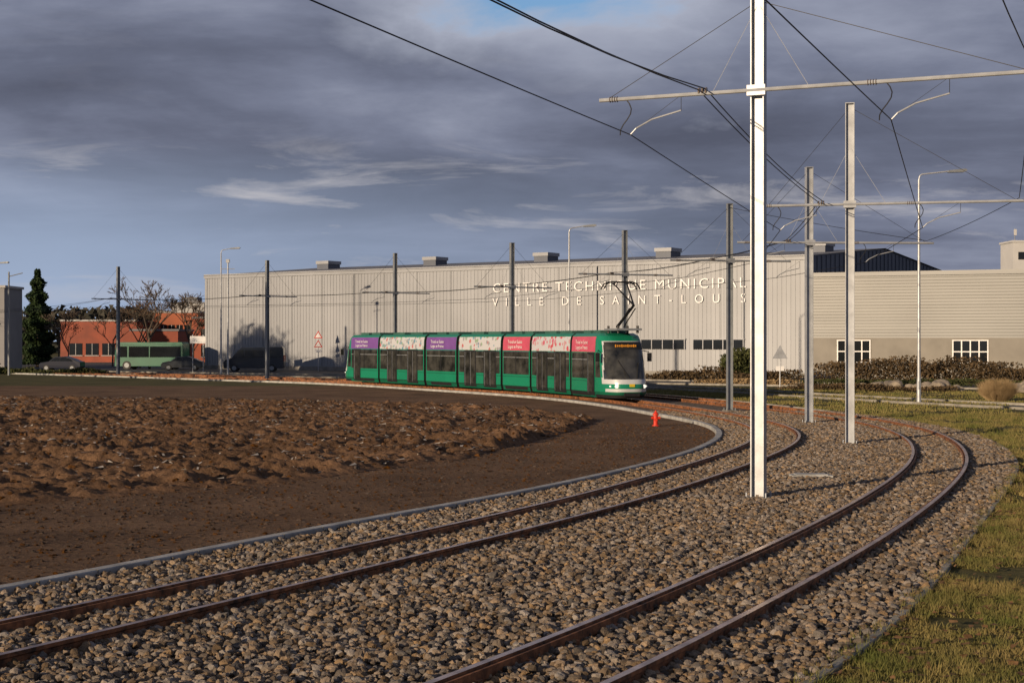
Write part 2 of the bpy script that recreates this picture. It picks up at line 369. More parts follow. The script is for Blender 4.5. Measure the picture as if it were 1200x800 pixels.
for i,(u,v) in enumerate(((-1,-.6),(1,-.6),(1,.6),(-1,.6))):
    V[:,i]=np.c_[x+(u*np.cos(a)-v*np.sin(a))*s,y+(u*np.sin(a)+v*np.cos(a))*s,.05+rng.random(n)*.04]
tris('fallen_leaves',V,veg_mat('dead_leaves',(.10,.05,.02),(.26,.15,.07),5))

# ------------------------------------------------------------------ roads
def road(name,pts,w,z=.008,kerbs=True,line=False):
    p=resample(pts,1.0,4.0); mb=MB(); sweep(p,[(-w/2,z),(w/2,z)],None,mb,0,closed=False)
    if kerbs:
        for s in(-1,1): sweep(off(p,s*(w/2+.08)),[(-.08,0),(-.08,.12),(.08,.12),(.08,0)],None,mb,1)
    if line:
        for i in range(0,len(p)-4,6): sweep(p[i:i+4],[(-.06,z+.004),(.06,z+.004)],None,mb,2,closed=False)
    return mb.build(name,[M_asph,M_conc2,M_white])
road('cycle_path',[(3,108),(9.5,96),(14.5,86),(19,76),(24,67),(33,55),(50,38)],3.2)
road('road',[(-140,190),(-80,160),(-36,137),(-8,121),(8,110),(24,99.5),(50,88),(110,66)],7.0,.010,True,False)
mb=MB(); mb.add([(-95,180,.006),(-36,139,.006),(-10,124,.006),(24,107,.006),(24,122,.006),(-33,160,.006),(-60,230,.006),(-140,230,.006)],[(0,1,2,3,4,5,6,7)],0); mb.build('paved_yard',[M_asph])

# ------------------------------------------------------------------ municipal hall
A=Vector((-32.7,159)); B=Vector((23.8,121.3)); U=(B-A).normalized(); Wd=Vector((-U.y,U.x))
Lh=(B-A).length; ang=math.atan2(U.y,U.x); DEP=36.4; EH=9.9; RH=11.4
def hp(u,d,z): q=A+U*u+Wd*d; return (q.x,q.y,z)
def hbox(mb,u0,u1,d0,d1,z0,z1,mi):
    vs=[hp(u,d,z) for z in(z0,z1) for (u,d) in((u0,d0),(u1,d0),(u1,d1),(u0,d1))]
    mb.add(vs,[(0,3,2,1),(4,5,6,7),(0,1,5,4),(1,2,6,5),(2,3,7,6),(3,0,4,7)],mi)
mb=MB()
mb.add([hp(0,0,0),hp(Lh,0,0),hp(Lh,0,EH),hp(0,0,EH)],[(0,1,2,3)],0)
for s,mi in((Lh,2),(0,0)):
    mb.add([hp(s,0,0),hp(s,DEP,0),hp(s,DEP,EH),hp(s,DEP/2,RH),hp(s,0,EH)],[(0,1,2,3,4)],mi)
mb.add([hp(0,DEP,0),hp(Lh,DEP,0),hp(Lh,DEP,EH),hp(0,DEP,EH)],[(3,2,1,0)],0)
mb.add([hp(-.2,-.25,EH),hp(Lh+.2,-.25,EH),hp(Lh+.2,DEP/2,RH+.05),hp(-.2,DEP/2,RH+.05),hp(-.2,DEP+.2,EH),hp(Lh+.2,DEP+.2,EH)],[(0,1,2,3),(3,2,5,4)],3)
k=0; u=.2
while u<Lh:
    hbox(mb,u,u+.10,-.03,-.003,.4,EH-.3,0); 
    if k%10==0: hbox(mb,u+.17,u+.23,-.035,-.004,.4,EH-.3,1)
    u+=.4; k+=1
hbox(mb,-.05,Lh+.05,-.12,-.005,EH-.3,EH+.12,0)
hbox(mb,-.02,Lh+.02,-.10,-.005,0,.4,4)
for s in np.arange(.5,DEP,1.0):
    hh=EH+(RH-EH)*(1-abs(s-DEP/2)/(DEP/2))-.1
    hbox(mb,Lh+.004,Lh+.06,s,s+.08,.3,hh,2)
def u_at(px,d=0):
    t=(px-600)/F
    return (t*(A.y+Wd.y*d)-(A.x+Wd.x*d))/(U.x-t*U.y)
for px in (385,510,640,783,962):
    uu=u_at(px,12); hbox(mb,uu-.8,uu+.8,11,13,RH-.8,RH+.02,2); hbox(mb,uu-.9,uu+.9,10.9,13.1,RH+.02,RH+.36,0)
for x0,x1,z0,z1 in ((752,803,2.3,3.1),(813,872,2.3,3.1),(560,590,.0,2.8),(455,500,.0,3.6)):
    a,b=u_at(x0),u_at(x1); 
    if z0>1:
        hbox(mb,a,b,-.13,-.07,z0,z1,5)
        n=int((b-a)/.9)
        for k in range(n+1): hbox(mb,a+(b-a)*k/n-.04,a+(b-a)*k/n+.04,-.17,-.132,z0,z1,0)
        hbox(mb,a-.1,b+.1,-.17,-.075,z1+.002,z1+.1,0)
    else:
        hbox(mb,a,b,-.13,-.07,z0,z1,4); 
        for k in range(1,7): hbox(mb,a,b,-.15,-.132,z1*k/7,z1*k/7+.05,1)
for uu in (u_at(415),u_at(700),u_at(872)): mb.tube(hp(uu,-.16,0),hp(uu,-.16,EH-.3),.05,.05,8,0)
hall=mb.build('municipal_hall',[M_clad,M_cladrib,M_dark,M_roof,M_concd,M_glass])
def text(body,px0,px1,z,hm,sp,name):
    c=bpy.data.curves.new(name,'FONT'); c.body=body; c.extrude=.04; c.offset=-.006; c.space_character=sp; c.size=1; c.resolution_u=3
    o=bpy.data.objects.new(name,c); scene.collection.objects.link(o); bpy.context.view_layer.update()
    w=o.dimensions.x; hh=o.dimensions.y; a,b=u_at(px0),u_at(px1)
    o.scale=((b-a)/w,hm/hh,1); q=A+U*a-Wd*.10; o.location=(q.x,q.y,z); o.rotation_euler=(math.pi/2,0,ang)
    c.materials.append(M_letter); o.parent=hall
text('CENTRE TECHNIQUE MUNICIPAL',578,874,7.45,1.0,1.3,'lettering_upper')
text('VILLE DE SAINT-LOUIS',578,874,6.2,.75,2.5,'lettering_lower')

C=Vector((24.2,120.0)); Dv=Vector((62,103.5)); U2=(Dv-C).normalized(); W2=Vector((-U2.y,U2.x)); L2=(Dv-C).length; EH2=8.35
def wbox(mb,u0,u1,d0,d1,z0,z1,mi):
    vs=[]
    for z in(z0,z1):
        for (u,d) in((u0,d0),(u1,d0),(u1,d1),(u0,d1)):
            q=C+U2*u+W2*d; vs.append((q.x,q.y,z))
    mb.add(vs,[(0,3,2,1),(4,5,6,7),(0,1,5,4),(1,2,6,5),(2,3,7,6),(3,0,4,7)],mi)
def w_at(px):
    t=(px-600)/F; return (t*C.y-C.x)/(U2.x-t*U2.y)
mb=MB()
wbox(mb,0,L2,0,14,0,EH2,0)
z=3.4
while z<EH2-.3: wbox(mb,0.0,L2,-.04,-.003,z,z+.07,1); z+=.24
wbox(mb,-.1,L2+.1,-.14,-.004,EH2-.22,EH2+.12,0)
wbox(mb,-.05,L2,-.12,-.004,0,3.25,2)
wbox(mb,.3,L2,-.16,-.122,0,.5,4)
for a,b in ((982,1020),(1117,1158),(1250,1290)):
    a,b=w_at(a),w_at(b); z0,z1=1.3,3.05
    wbox(mb,a,b,-.15,-.125,z0,z1,3)
    for k in range(5):
        xx=a+(b-a)*k/4; wbox(mb,xx-.045,xx+.045,-.2,-.152,z0,z1,5)
    for zz in (z0,(z0+z1)/2,z1): wbox(mb,a-.06,b+.06,-.21,-.201,zz-.04,zz+.04,5)
mb.build('workshop_wing',[M_beige,M_beiged,mat('wing_base',(.24,.225,.2),.8,0,.12,.6),M_glass,M_concd,M_white])
mb=MB(); tx,ty=69,200
mb.box((tx,ty,8),(5.5,5,16),0); mb.box((tx,ty,16.1),(5.8,5.3,.25),0)
for dx,h in((-2,1.7),(-.6,1.2),(1.5,2.2)): mb.tube((tx+dx,ty-1,16.2),(tx+dx,ty-1,16.2+h),.06,.05,6,1); mb.box((tx+dx,ty-1.2,16.2+h*.7),(.35,.15,.8),0)
for dx in(-1.6,0,1.6): mb.box((tx+dx,ty-2.52,14.2),(.9,.06,1.0),2)
mb.build('white_tower_block',[mat('tower_render',(.5,.5,.5),.8,0,.06,.5),M_steel_d,M_glass])

def building(name,x0,x1,y,depth,h,wallm,roofm,wins,parapet=.25,hut=None):
    mb=MB(); mb.box(((x0+x1)/2,y+depth/2,h/2),(x1-x0,depth,h),0)
    mb.box(((x0+x1)/2,y+depth/2,h+parapet/2+.01),(x1-x0+.3,depth+.3,parapet),1)
    if hut: mb.box(((x0+x1)/2,y+depth/2,h+parapet+.02+hut/2),((x1-x0)*.4,depth*.4,hut),1)
    for (a,b,z0,z1,n) in wins:
        for k in range(n):
            w=(b-a)/n; c=a+w*(k+.5)
            mb.box((c,y-.03,(z0+z1)/2),(w*.78,.05,z1-z0),2); mb.box((c,y-.07,(z0+z1)/2),(.07,.03,z1-z0),1); mb.box((c,y-.08,z0-.08),(w*.85,.14,.1),1)
    return mb.build(name,[wallm,roofm,M_glass])
M_grey=mat('grey_render',(.24,.24,.25),.8,0,.1,.4); M_lg=mat('pale_render',(.4,.4,.4),.8,0,.08,.4)
M_red=mat('red_orange_panel',(.24,.045,.017),.6,0,.25,.5); M_org=mat('orange_panel',(.30,.075,.024),.6,0,.2,.5)
building('grey_office_building',-66,-51.0,150,5.5,8.3,M_grey,M_lg,[(-65,-51.3,4.8,7.2,6),(-65,-51.3,.8,3.5,6)])
building('red_warehouse',-62,-51.5,205,14,5.6,M_red,M_lg,[(-61,-52,1,2.6,4)])
building('red_warehouse',-51,-44.5,212,10,6.9,M_org,M_lg,[(-50,-45.5,3.9,5.2,4)])
building('red_warehouse',-44,-38.0,206,10,6.0,M_red,M_roof,[(-43,-39,3.2,4.6,5),(-43,-39,.8,2.4,4)])
building('white_shed',-52,-47,228,8,8.6,M_lg,M_roof,[(-51,-48,6,7.4,2)],hut=.8)
building('brick_house',-48.5,-42.5,190,9,4.2,M_red,M_roof,[(-48,-43,1,2.4,4)])
building('white_shed',-45.5,-41,240,8,9.2,M_lg,M_roof,[(-45,-42,6.5,7.7,2)],hut=.9)

# ------------------------------------------------------------------ catenary masts
nin,tin=normals(inner)
def near_n(x,y):
    i=np.argmin((inner[:,0]-x)**2+(inner[:,1]-y)**2); return nin[i],tin[i]
masts=[
 (-6.3,1.0,10.2,7.9,-3.2,5.2),
 (4.77,28.9,10.6,7.9,-3.2,5.3),(9.9,43.75,10.0,7.05,-2.5,4.95),(10.9,54.8,9.4,6.65,-2.7,4.6),
 (9.4,64.5,8.95,6.5,-2.7,2.7),(5.9,78.2,8.8,6.5,-2.7,2.7),(0,89.8,8.9,6.25,-2.7,2.7),(-8.14,104,9.1,6.35,-2.7,2.7),
 (-18.9,115.3,9.2,6.45,-2.7,2.7),(-34.1,129.3,9.4,6.6,-2.7,2.7),(-62,153,9.3,6.5,-2.7,2.7)]
ci=[];co_=[];ms=[];fd=[]
M_ins=mat('insulator_brown',(.16,.13,.11),.3)
for k,(x,y,h,arm,l,r) in enumerate(masts):
    nv,tv=near_n(x,y)
    n3=Vector((nv[0],nv[1],0));t3=Vector((tv[0],tv[1],0)); a=math.atan2(nv[1],nv[0]); o=Vector((x,y,0)); mb=MB()
    w=.24 if k<4 else .22
    mb.box((x,y,h/2),(w*.9,.02,h),0,a)
    for s in(-1,1):
        c=o+n3*s*(w/2); mb.box((c.x,c.y,h/2),(.022,w,h),0,a)
    mb.box((x,y,.04),(.5,.5,.06),1,a); mb.box((x,y,h+.012),(w+.03,w+.03,.02),0,a)
    for sx in(-1,1):
        for sy in(-1,1): c=o+n3*.19*sx+t3*.19*sy; mb.tube((c.x,c.y,.06),(c.x,c.y,.16),.018,.018,6,0)
    zz=Vector((0,0,1)); fr=o+t3*(w/2+.06)
    mb.tube(fr+n3*l+zz*arm,fr+n3*r+zz*arm,.042,.042,8,0)
    mb.box((fr.x-t3.x*.02,fr.y-t3.y*.02,arm),(w+.12,.1,.2),0,a)
    top=o+zz*(h-.1 if k>1 else arm+1.75)
    for e in (l*.93,r*.93): mb.tube(top,fr+n3*e+zz*(arm+.04),.008,.008,4,2)
    for e in (-.85,1.0): mb.tube(o+zz*(arm+1.7),fr+n3*e+zz*(arm+.04),.006,.006,4,0)
    ofi=-2.55 if k<2 else -2.0; ofo=2.55 if k<2 else 2.05
    cz=arm-.72
    for ofs,sg in((ofi,1),(ofo,1)):
        at=fr+n3*(ofs-.35)+zz*arm
        for q in range(4): mb.tube(at+n3*(-.03+q*.05)-n3*.05,at+n3*(q*.05-.02)-n3*.05,.06,.06,8,3)
        wp=fr+n3*ofs+zz*cz; ap=fr+n3*(ofs+1.05)+zz*(cz+.42)
        pts=[wp,wp+n3*.12+zz*.12,wp+n3*.45+zz*.28,ap]; mb.poly(pts,.016,6,0)
        mb.tube(ap,fr+n3*(ofs+1.05)+zz*arm,.006,.006,6,2); mb.tube(fr+n3*(ofs+1.05)+zz*arm,wp+zz*.02,.005,.005,4,2)
        if k<=3:
            lp=[fr+n3*(ofs-.1+.12*math.sin(tt*5))+zz*(arm-(arm-cz)*tt) for tt in np.linspace(0,1,8)]; mb.poly(lp,.012,5,2)
    for q in range(3): mb.tube(fr+n3*(ofi*.45+q*.07)+zz*(arm+.05),fr+n3*(ofi*.45+q*.07+.03)+zz*(arm+.05),.07,.07,8,3)
    ci.append(fr+n3*ofi+zz*cz); co_.append(fr+n3*ofo+zz*cz); ms.append(fr+n3*(ofi*.45)+zz*(arm+.08)); 
    if k<=3: fd.append(fr+n3*(r-.25)+zz*(arm+.08))
    mb.build('catenary_mast',[M_steel if k<4 else M_steel_d,M_concd,M_wire,M_ins])
def sagged(pts,sag,n=10):
    out=[]
    for a,b in zip(pts[:-1],pts[1:]):
        for i in range(n):
            t=i/n; q=a.lerp(b,t); q=q.copy(); q.z-=sag*4*t*(1-t)*((a-b).length/25)**2; out.append(q)
    out.append(pts[-1]); return out
mb=MB()
mb.poly(sagged(ci,.04),.011,5); mb.poly(sagged(co_,.04),.011,5)
mb.poly(sagged(ms,.35),.013,5); mb.poly(sagged([p+Vector((.14,0,.02)) for p in ms],.45),.013,5)
ext=Vector((9.4,64.5,8.8)); mb.poly(sagged(fd+[ext],.3),.011,5)
mb.build('overhead_wires',[M_wire])

# ------------------------------------------------------------------ TRAM
M_green=mat('tram_green_paint',(.008,.20,.11),.22,0,.06,1,spec=.6)
M_dgreen=mat('tram_skirt_green',(.005,.11,.06),.4,0,.15,1)
M_purple=mat('advert_purple',(.17,.07,.28),.35,0,.12,1.5)
M_pink=mat('advert_pink',(.52,.08,.13),.35,0,.12,1.5)
def speck(name,cols):
    m,nt,b=newmat(name); N=nt.nodes;L=nt.links; b.inputs['Roughness'].default_value=.35
    tc=N.new('ShaderNodeTexCoord'); v=N.new('ShaderNodeTexVoronoi'); v.inputs['Scale'].default_value=4.2; L.new(tc.outputs['Object'],v.inputs['Vector'])
    lt=N.new('ShaderNodeMath'); lt.operation='LESS_THAN'; lt.inputs[1].default_value=.55; L.new(v.outputs['Distance'],lt.inputs[0])
    sx=N.new('ShaderNodeSeparateColor'); L.new(v.outputs['Color'],sx.inputs[0]); cr=N.new('ShaderNodeValToRGB'); cr.color_ramp.interpolation='CONSTANT'
    while len(cr.color_ramp.elements)<len(cols): cr.color_ramp.elements.new(.5)
    for i,c in enumerate(cols): cr.color_ramp.elements[i].position=i/len(cols); cr.color_ramp.elements[i].color=(*c,1)
    L.new(sx.outputs[0],cr.inputs['Fac']); mix=N.new('ShaderNodeMix'); mix.data_type='RGBA'; L.new(lt.outputs[0],mix.inputs['Factor'])
    mix.inputs['A'].default_value=(.50,.51,.54,1); L.new(cr.outputs['Color'],mix.inputs['B']); L.new(mix.outputs['Result'],b.inputs['Base Color']); return m
W_=(.50,.51,.54)
M_adA=speck('advert_mixed',[W_,(.15,.28,.36),W_,(.45,.15,.15),W_,(.3,.3,.32),(.25,.35,.25),W_])
M_adB=speck('advert_red_white',[W_,(.5,.1,.15),W_,(.5,.3,.32),(.5,.22,.26),W_,(.5,.08,.1)])
M_roofg=mat('tram_roof_grey',(.03,.10,.08),.7,0,.15,1)
M_silver=mat('tram_mask_silver',(.55,.57,.59),.3,.1,.05,2)
M_light=mat('headlight',(.8,.8,.8),.2,0,0,1,emit=(1,.95,.85),estr=.6)
M_amber=mat('destination_display',(.01,.008,.005),.3,0,0,1)
M_ambt=mat('display_letters',(.3,.1,0),.5,0,0,1,emit=(1,.38,.04),estr=.4)
M_yel=mat('logo_yellow',(.7,.5,.03),.5,0,.02,1)
TM=[M_green,M_dgreen,M_black,M_tglass,M_purple,M_pink,M_adA,M_adB,M_roofg,M_silver,M_light,M_amber,M_yel,M_wire,M_steel_d,M_ambt]
S=np.r_[0,np.cumsum(np.linalg.norm(np.diff(inner,axis=0),axis=1))]
def pt(s): return Vector((np.interp(s,S,inner[:,0]),np.interp(s,S,inner[:,1])))
side=off(inner,-1.15); pxs=600+F*side[:,0]/side[:,1]; pxc=600+F*inner[:,0]/inner[:,1]
sel=(inner[:,1]>66)&(inner[:,1]<125)
def s_at(px,arr=pxs): return float(np.interp(px,arr[sel],S[sel]))
bnd=[s_at(p) for p in (399,444,498,536,588,622,669)]+[s_at(741,pxc)]
sec=[(-1.08,.28),(-1.15,.55),(-1.15,1.1),(-1.15,2.42),(-1.12,3.05),(-1.06,3.30),(-.88,3.42)]
sec=sec+[(-a,z) for a,z in sec[::-1]]
ads=[4,6,4,6,5,7,5]
mb=MB(); NL=2.0
def loc(o,t,n):
    return Matrix(((t.x,n.x,0,o.x),(t.y,n.y,0,o.y),(0,0,1,0),(0,0,0,1)))
def side_panel(M,x0,x1,z0,z1,mi,proud=.006,sides=(-1,1)):
    zs=sorted(set([z0,z1]+[z for _,z in sec[:7] if z0<z<z1]))
    def yy(z): return float(np.interp(z,[q[1] for q in sec[:7]],[-q[0] for q in sec[:7]]))
    for s in sides:
        vs=[];
        for z in zs:
            for x in (x0,x1): vs.append(M@Vector((x,s*(yy(z)+proud),z)))
        fs=[]
        for i in range(len(zs)-1):
            f=(2*i,2*i+1,2*i+3,2*i+2); fs.append(f if s<0 else f[::-1])
        mb.add(vs,fs,mi)
tramtexts=[]
for i in range(7):
    s0,s1=bnd[i],bnd[i+1]; p0,p1=pt(s0),pt(s1); t=(p1-p0).normalized(); n=Vector((-t.y,t.x)); L=(p1-p0).length
    M=loc(p0,t,n); g0=.16 if i>0 else 0; g1=L-.16 if i<6 else L
    xa,xb=g0,g1
    if i==6: xb=L-NL
    if i==0: xa=1.6
    m_=len(sec); vs=[M@Vector((x,y,z)) for x in (xa,xb) for y,z in sec]
    fs=[(j,(j+1)%m_,m_+(j+1)%m_,m_+j) for j in range(m_)]
    mats_=[1,0,0,0,0,0,8,0,0,0,0,0,1,2][:m_]
    for f,mm in zip(fs,mats_): mb.add([vs[k] for k in f],[(0,1,2,3)],mm)
    mb.add(vs[:m_],[tuple(range(m_))],2); mb.add(vs[m_:],[tuple(range(m_-1,-1,-1))],2)
    side_panel(M,xa+.02,xb-.02,2.50,3.26,ads[i],.008)
    susp=(i in (1,3,5))
    side_panel(M,xa+.10,xb-.10,1.18,2.46,3,.010)
    nwin=max(2,int((xb-xa)/1.4))
    for k in range(1,nwin):
        xx=xa+(xb-xa)*k/nwin; side_panel(M,xx-.04,xx+.04,1.18,2.46,2,.016)
    side_panel(M,xa+.1,xb-.1,2.10,2.14,14,.014)
    side_panel(M,xa,xb,1.04,1.08,1,.012)
    side_panel(M,xa,xb,.50,.53,2,.012)
    doors=[]
    if susp: doors=[(L*.30,1.35),(L*.74,1.35)]
    if i==6: doors=[(L-NL-.6,.9)]
    if i==0: doors=[(2.5,.85)]
    for (dc,dw) in doors:
        side_panel(M,dc-dw/2-.06,dc+dw/2+.06,.36,2.48,2,.020)
        for q in ((-1,1) if dw>1 else (0,)):
            c=dc+q*dw/4; ww=dw/4-.06 if dw>1 else dw/2-.08
            side_panel(M,c-ww,c+ww,.55,2.36,3,.028)
            side_panel(M,c-ww,c-ww+.035,.45,2.4,14,.034)
    if not susp:
        bc=(xa+xb)/2 if i not in(6,) else (xa+xb)/2-.4
        for dx in(-.9,.9):
            for s in(-1,1):
                c=Vector((bc+dx,s*.66,.33+.165)); mb.tube(M@(c-Vector((0,.06,0))),M@(c+Vector((0,.06,0))),.3,.3,18,14)
        mb.box((bc,0,.42),(2.6,1.5,.25),2,0,M)
        side_panel(M,bc-1.35,bc+1.35,.33,.52,2,.013)
        tramtexts.append((M.copy(),xa+.5,ads[i]))
    for q in range(2):
        cx=xa+(xb-xa)*(.3+.4*q); mb.box((cx,0,3.50),(min(1.7,(xb-xa)*.3),1.35,.15),8,0,M)
    if i<6:
        for q in range(4):
            xx=L-.17+q*.09; sc=.93 if q%2 else .88
            ss=[(y*sc,.1+z*.955) for y,z in sec]; vs=[M@Vector((x,y,z)) for x in (xx,xx+.085) for y,z in ss]
            mb.add(vs,[(j,(j+1)%m_,m_+(j+1)%m_,m_+j) for j in range(m_)],2)
    def nose(xs,dirn,D0):
        NZ,NA=48,52; zs=np.r_[np.linspace(.28,3.0,36,endpoint=False),np.linspace(3.0,3.42,NZ-35)]; grid=[]
        def depth(z): return D0-np.interp(z,[.28,.5,.8,1.0,1.25,2.2,2.8,3.1,3.3,3.42],[.16,.04,.0,.03,.13,.52,.84,1.10,1.38,1.85])
        def fx(z): return float(depth(z))
        for z in zs:
            wy=float(np.interp(z,[q[1] for q in sec[:7]],[-q[0] for q in sec[:7]])); D=max(.02,fx(z)); row=[]
            for a in np.linspace(-math.pi/2,math.pi/2,NA+1):
                cx=abs(math.cos(a))**.72; cy=math.copysign(abs(math.sin(a))**.72,a)
                row.append(M@Vector((xs+dirn*D*cx,wy*cy,z)))
            grid.append(row)
        vs=[v for r in grid for v in r]; w=NA+1
        for a_ in range(len(zs)-1):
            zc=(zs[a_]+zs[a_+1])/2
            for b_ in range(NA):
                th=abs((b_+.5)/NA*2-1)
                mi=0
                edge=.74-.10*max(0,(zc-1.2))/1.6
                if 1.16<zc<2.62 and th<edge: mi=3
                elif 2.62<=zc<2.98 and th<edge: mi=2
                elif .98<zc<3.04 and th<edge+.05: mi=9
                elif .60<zc<=.70 and th<.7: mi=9
                elif 1.25<zc<2.44 and th>.86: mi=3
                elif zc<.42: mi=2
                if zc<.55 and mi==0: mi=1
                f=[a_*w+b_,a_*w+b_+1,(a_+1)*w+b_+1,(a_+1)*w+b_]
                if dirn<0: f=f[::-1]
                mb.add([vs[k] for k in f],[(0,1,2,3)],mi)
        topr=grid[-1]; mb.add(topr,[tuple(range(len(topr)))],8)
        def front(y,z,wy=1.13):
            sy=min(.99,abs(y)/wy)**(1/.72); return xs+dirn*fx(z)*(math.sqrt(max(0,1-sy*sy)))**.72
        for s in(-1,1):
            for (dy,mi,r) in((.70,10,.10),(.92,10,.05)):
                xq=front(dy,.85); p=M@Vector((xq,s*dy,.85)); d3=M.to_3x3()@Vector((dirn,0,0)); mb.tube(p-d3*.05,p+d3*.05,r,r*.9,12,mi)
        mb.box((front(0,.46)+dirn*.0,0,.46),(.10,.8,.16),2,0,M)
        if dirn>0:
            for q in range(11):
                yq=-.52+q*.104; mb.box((front(yq,2.8)+dirn*.02,yq,2.80),(.05,.05,.09 if q%3 else .13),15,0,M)
        mb.box((front(0,.9),0,.90),(.05,.26,.14),12,0,M)
        for (y0,z0,y1,z1) in ((-.1,1.25,-.55,2.1),(.3,1.25,.5,2.0)):
            mb.tube(M@Vector((front(y0,z0)+dirn*.03,y0,z0)),M@Vector((front(y1,z1)+dirn*.04,y1,z1)),.018,.015,5,2)
        for s in(-1,1):
            mb.tube(M@Vector((xs+dirn*.3,s*1.1,2.6)),M@Vector((xs+dirn*.85,s*1.34,2.5)),.025,.02,6,2); mb.box((xs+dirn*.88,s*1.36,2.25),(.1,.2,.42),2,0,M)
    if i==6: nose(xb,1,NL)
    if i==0: nose(xa,-1,1.6)
sp=s_at(704); p=pt(sp); t=(pt(sp+1)-pt(sp-1)).normalized(); n=Vector((-t.y,t.x)); M=loc(p,t,n)
Wp=5.95
mb.box((0,0,3.6),(1.8,1.3,.1),14,0,M)
for dx in(-.7,.7):
    for s in(-.5,.5): mb.tube(M@Vector((dx,s,3.42)),M@Vector((dx,s,3.78)),.06,.06,8,13)
K=(1.5,0,4.75)
mb.tube(M@Vector((-.8,0,3.74)),M@Vector(K),.075,.06,8,13)
for s in(-.15,.15): mb.tube(M@Vector((-.3,s,3.72)),M@Vector((1.3,s,4.6)),.03,.03,6,13)
for s in(-.35,.35): mb.tube(M@Vector(K),M@Vector((-.35,s,Wp-.12)),.045,.035,8,13)
for dx in(-.55,-.12):
    pts=[M@Vector((dx,y,z)) for y,z in ((-.95,Wp-.38),(-.8,Wp-.12),(-.55,Wp-.02),(.55,Wp-.02),(.8,Wp-.12),(.95,Wp-.38))]; mb.poly(pts,.035,6,13)
for s in(-.35,.35): mb.tube(M@Vector((-.55,s,Wp-.1)),M@Vector((-.12,s,Wp-.1)),.03,.03,6,13)
tram=mb.build('articulated_tram',TM)
for (M,x,ad) in tramtexts:
    for j,body in enumerate(('Travail en Suisse','Logez en France')):
        c=bpy.data.curves.new('advert_text','FONT'); c.body=body; c.size=.26; c.materials.append(M_white); c.resolution_u=2
        o=bpy.data.objects.new('advert_text',c); scene.collection.objects.link(o); 
        o.matrix_world=M@Matrix.Translation((x+.2,-1.177,2.90-.27*j))@Matrix.Rotation(math.pi/2,4,'X'); o.parent=tram

# ------------------------------------------------------------------ street lamps
def lamp(x,y,h,arm,name='street_lamp',dirx=1,z0=0):
    mb=MB(); mb.tube((x,y,0),(x,y,1.2),.11,.10,12,0); mb.tube((x,y,1.2),(x,y,h-.45),.085,.05,12,0)
    pts=[(x,y,h-.45),(x+dirx*.04,y,h-.28),(x+dirx*.15,y,h-.2),(x+dirx*arm,y,h-.05)]
    mb.poly(pts,.035,8,0)
    ex=x+dirx*arm*.95; mb.prism([(ex,h-.02),(ex+dirx*.8,h+.06),(ex+dirx*.9,h-.02),(ex+dirx*.75,h-.1),(ex,h-.12)],y-.16,y+.16,1)
    mb.box((x,y-.11,.9),(.1,.02,.4),1)
    return mb.build(name,[M_steel,M_steel_d])
lamp(19.7,72.3,11.3,1.5); lamp(3.85,100.5,10.8,1.0); lamp(-26.3,135,11.4,.9); lamp(-47.2,135,10.1,.9)
mb=MB(); mb.tube((-25.3,133,0),(-25.3,133,10),.09,.06,10,0); mb.box((-25.3,133,10.1),(.3,.3,.3),0); mb.tube((-25.9,133,9.4),(-24.7,133,9.4),.03,.03,6,0); mb.build('utility_pole',[M_steel])
mb=MB(); mb.tube((-43.8,130,0),(-43.8,130,9),.1,.07,10,0); mb.tube((-43.8,130,8.6),(-42.6,130,8.9),.04,.04,6,0); mb.build('utility_pole',[M_steel_d])

M_redp=mat('sign_red',(.55,.03,.02),.4,0,.04,2)
def tri_sign(mb,x,y,z,s,front=True,mi=0,mi2=1):
    def tp(k,yy): return [(x-k*s/2,yy,z-k*s*.29),(x+k*s/2,yy,z-k*s*.29),(x,yy,z+k*s*.58)]
    a=tp(1,y);b=tp(1,y+.03); mb.add(a+b,[(0,1,2),(5,4,3),(0,3,4,1),(1,4,5,2),(2,5,3,0)],mi)
    if front: mb.add(tp(.68,y-.004),[(0,1,2)],mi2)
mb=MB(); x,y=P(914,456); mb.tube((x,y,0),(x,y,2.75),.035,.035,8,0); tri_sign(mb,x,y-.05,2.2,.95,False,0); mb.box((x,y+.0,1.3),(.5,.03,.3),1); mb.build('warning_sign',[M_steel,M_white])
x=(373-600)/F*147; yy=147; mb=MB(); mb.tube((x,yy,0),(x,yy,4.0),.04,.04,8,0)
tri_sign(mb,x,yy-.05,3.5,.85,True,1,2); tri_sign(mb,x,yy-.05,2.6,.85,True,1,2); mb.box((x,yy-.05,2.0),(.7,.03,.28),2); mb.build('warning_sign',[M_steel,M_redp,M_white])
x,y=P(232,436); mb=MB(); mb.tube((x-.5,y,0),(x-.5,y,3.6),.04,.04,8,0); mb.tube((x+.5,y,0),(x+.5,y,3.6),.04,.04,8,0); mb.box((x,y-.06,3.1),(1.5,.05,.7),1); mb.build('direction_sign',[M_steel,M_white])
x,y=5.15,53.5; q=.8
mb=MB(); mb.tube((x,y,0),(x,y,.06*q),.17*q,.17*q,14,0); mb.tube((x,y,.06*q),(x,y,.52*q),.10*q,.095*q,14,0); mb.tube((x,y,.5*q),(x,y,.56*q),.14*q,.14*q,14,0); mb.tube((x,y,.56*q),(x,y,.66*q),.12*q,.05*q,14,0); mb.tube((x,y,.66*q),(x,y,.72*q),.035*q,.035*q,6,0)
mb.tube((x-.2*q,y,.38*q),(x+.2*q,y,.38*q),.06*q,.06*q,10,0); mb.tube((x,y-.17*q,.3*q),(x,y,.3*q),.07*q,.07*q,10,0); 
mb.build('fire_hydrant',[mat('hydrant_red',(.6,.035,.012),.4,0,.05,5)])
x,y=P(950,561); mb=MB(); mb.box((x,y,.06),(.9,.5,.08),0); mb.box((x,y,.11),(.7,.38,.02),0); mb.build('concrete_cover_slab',[M_conc])

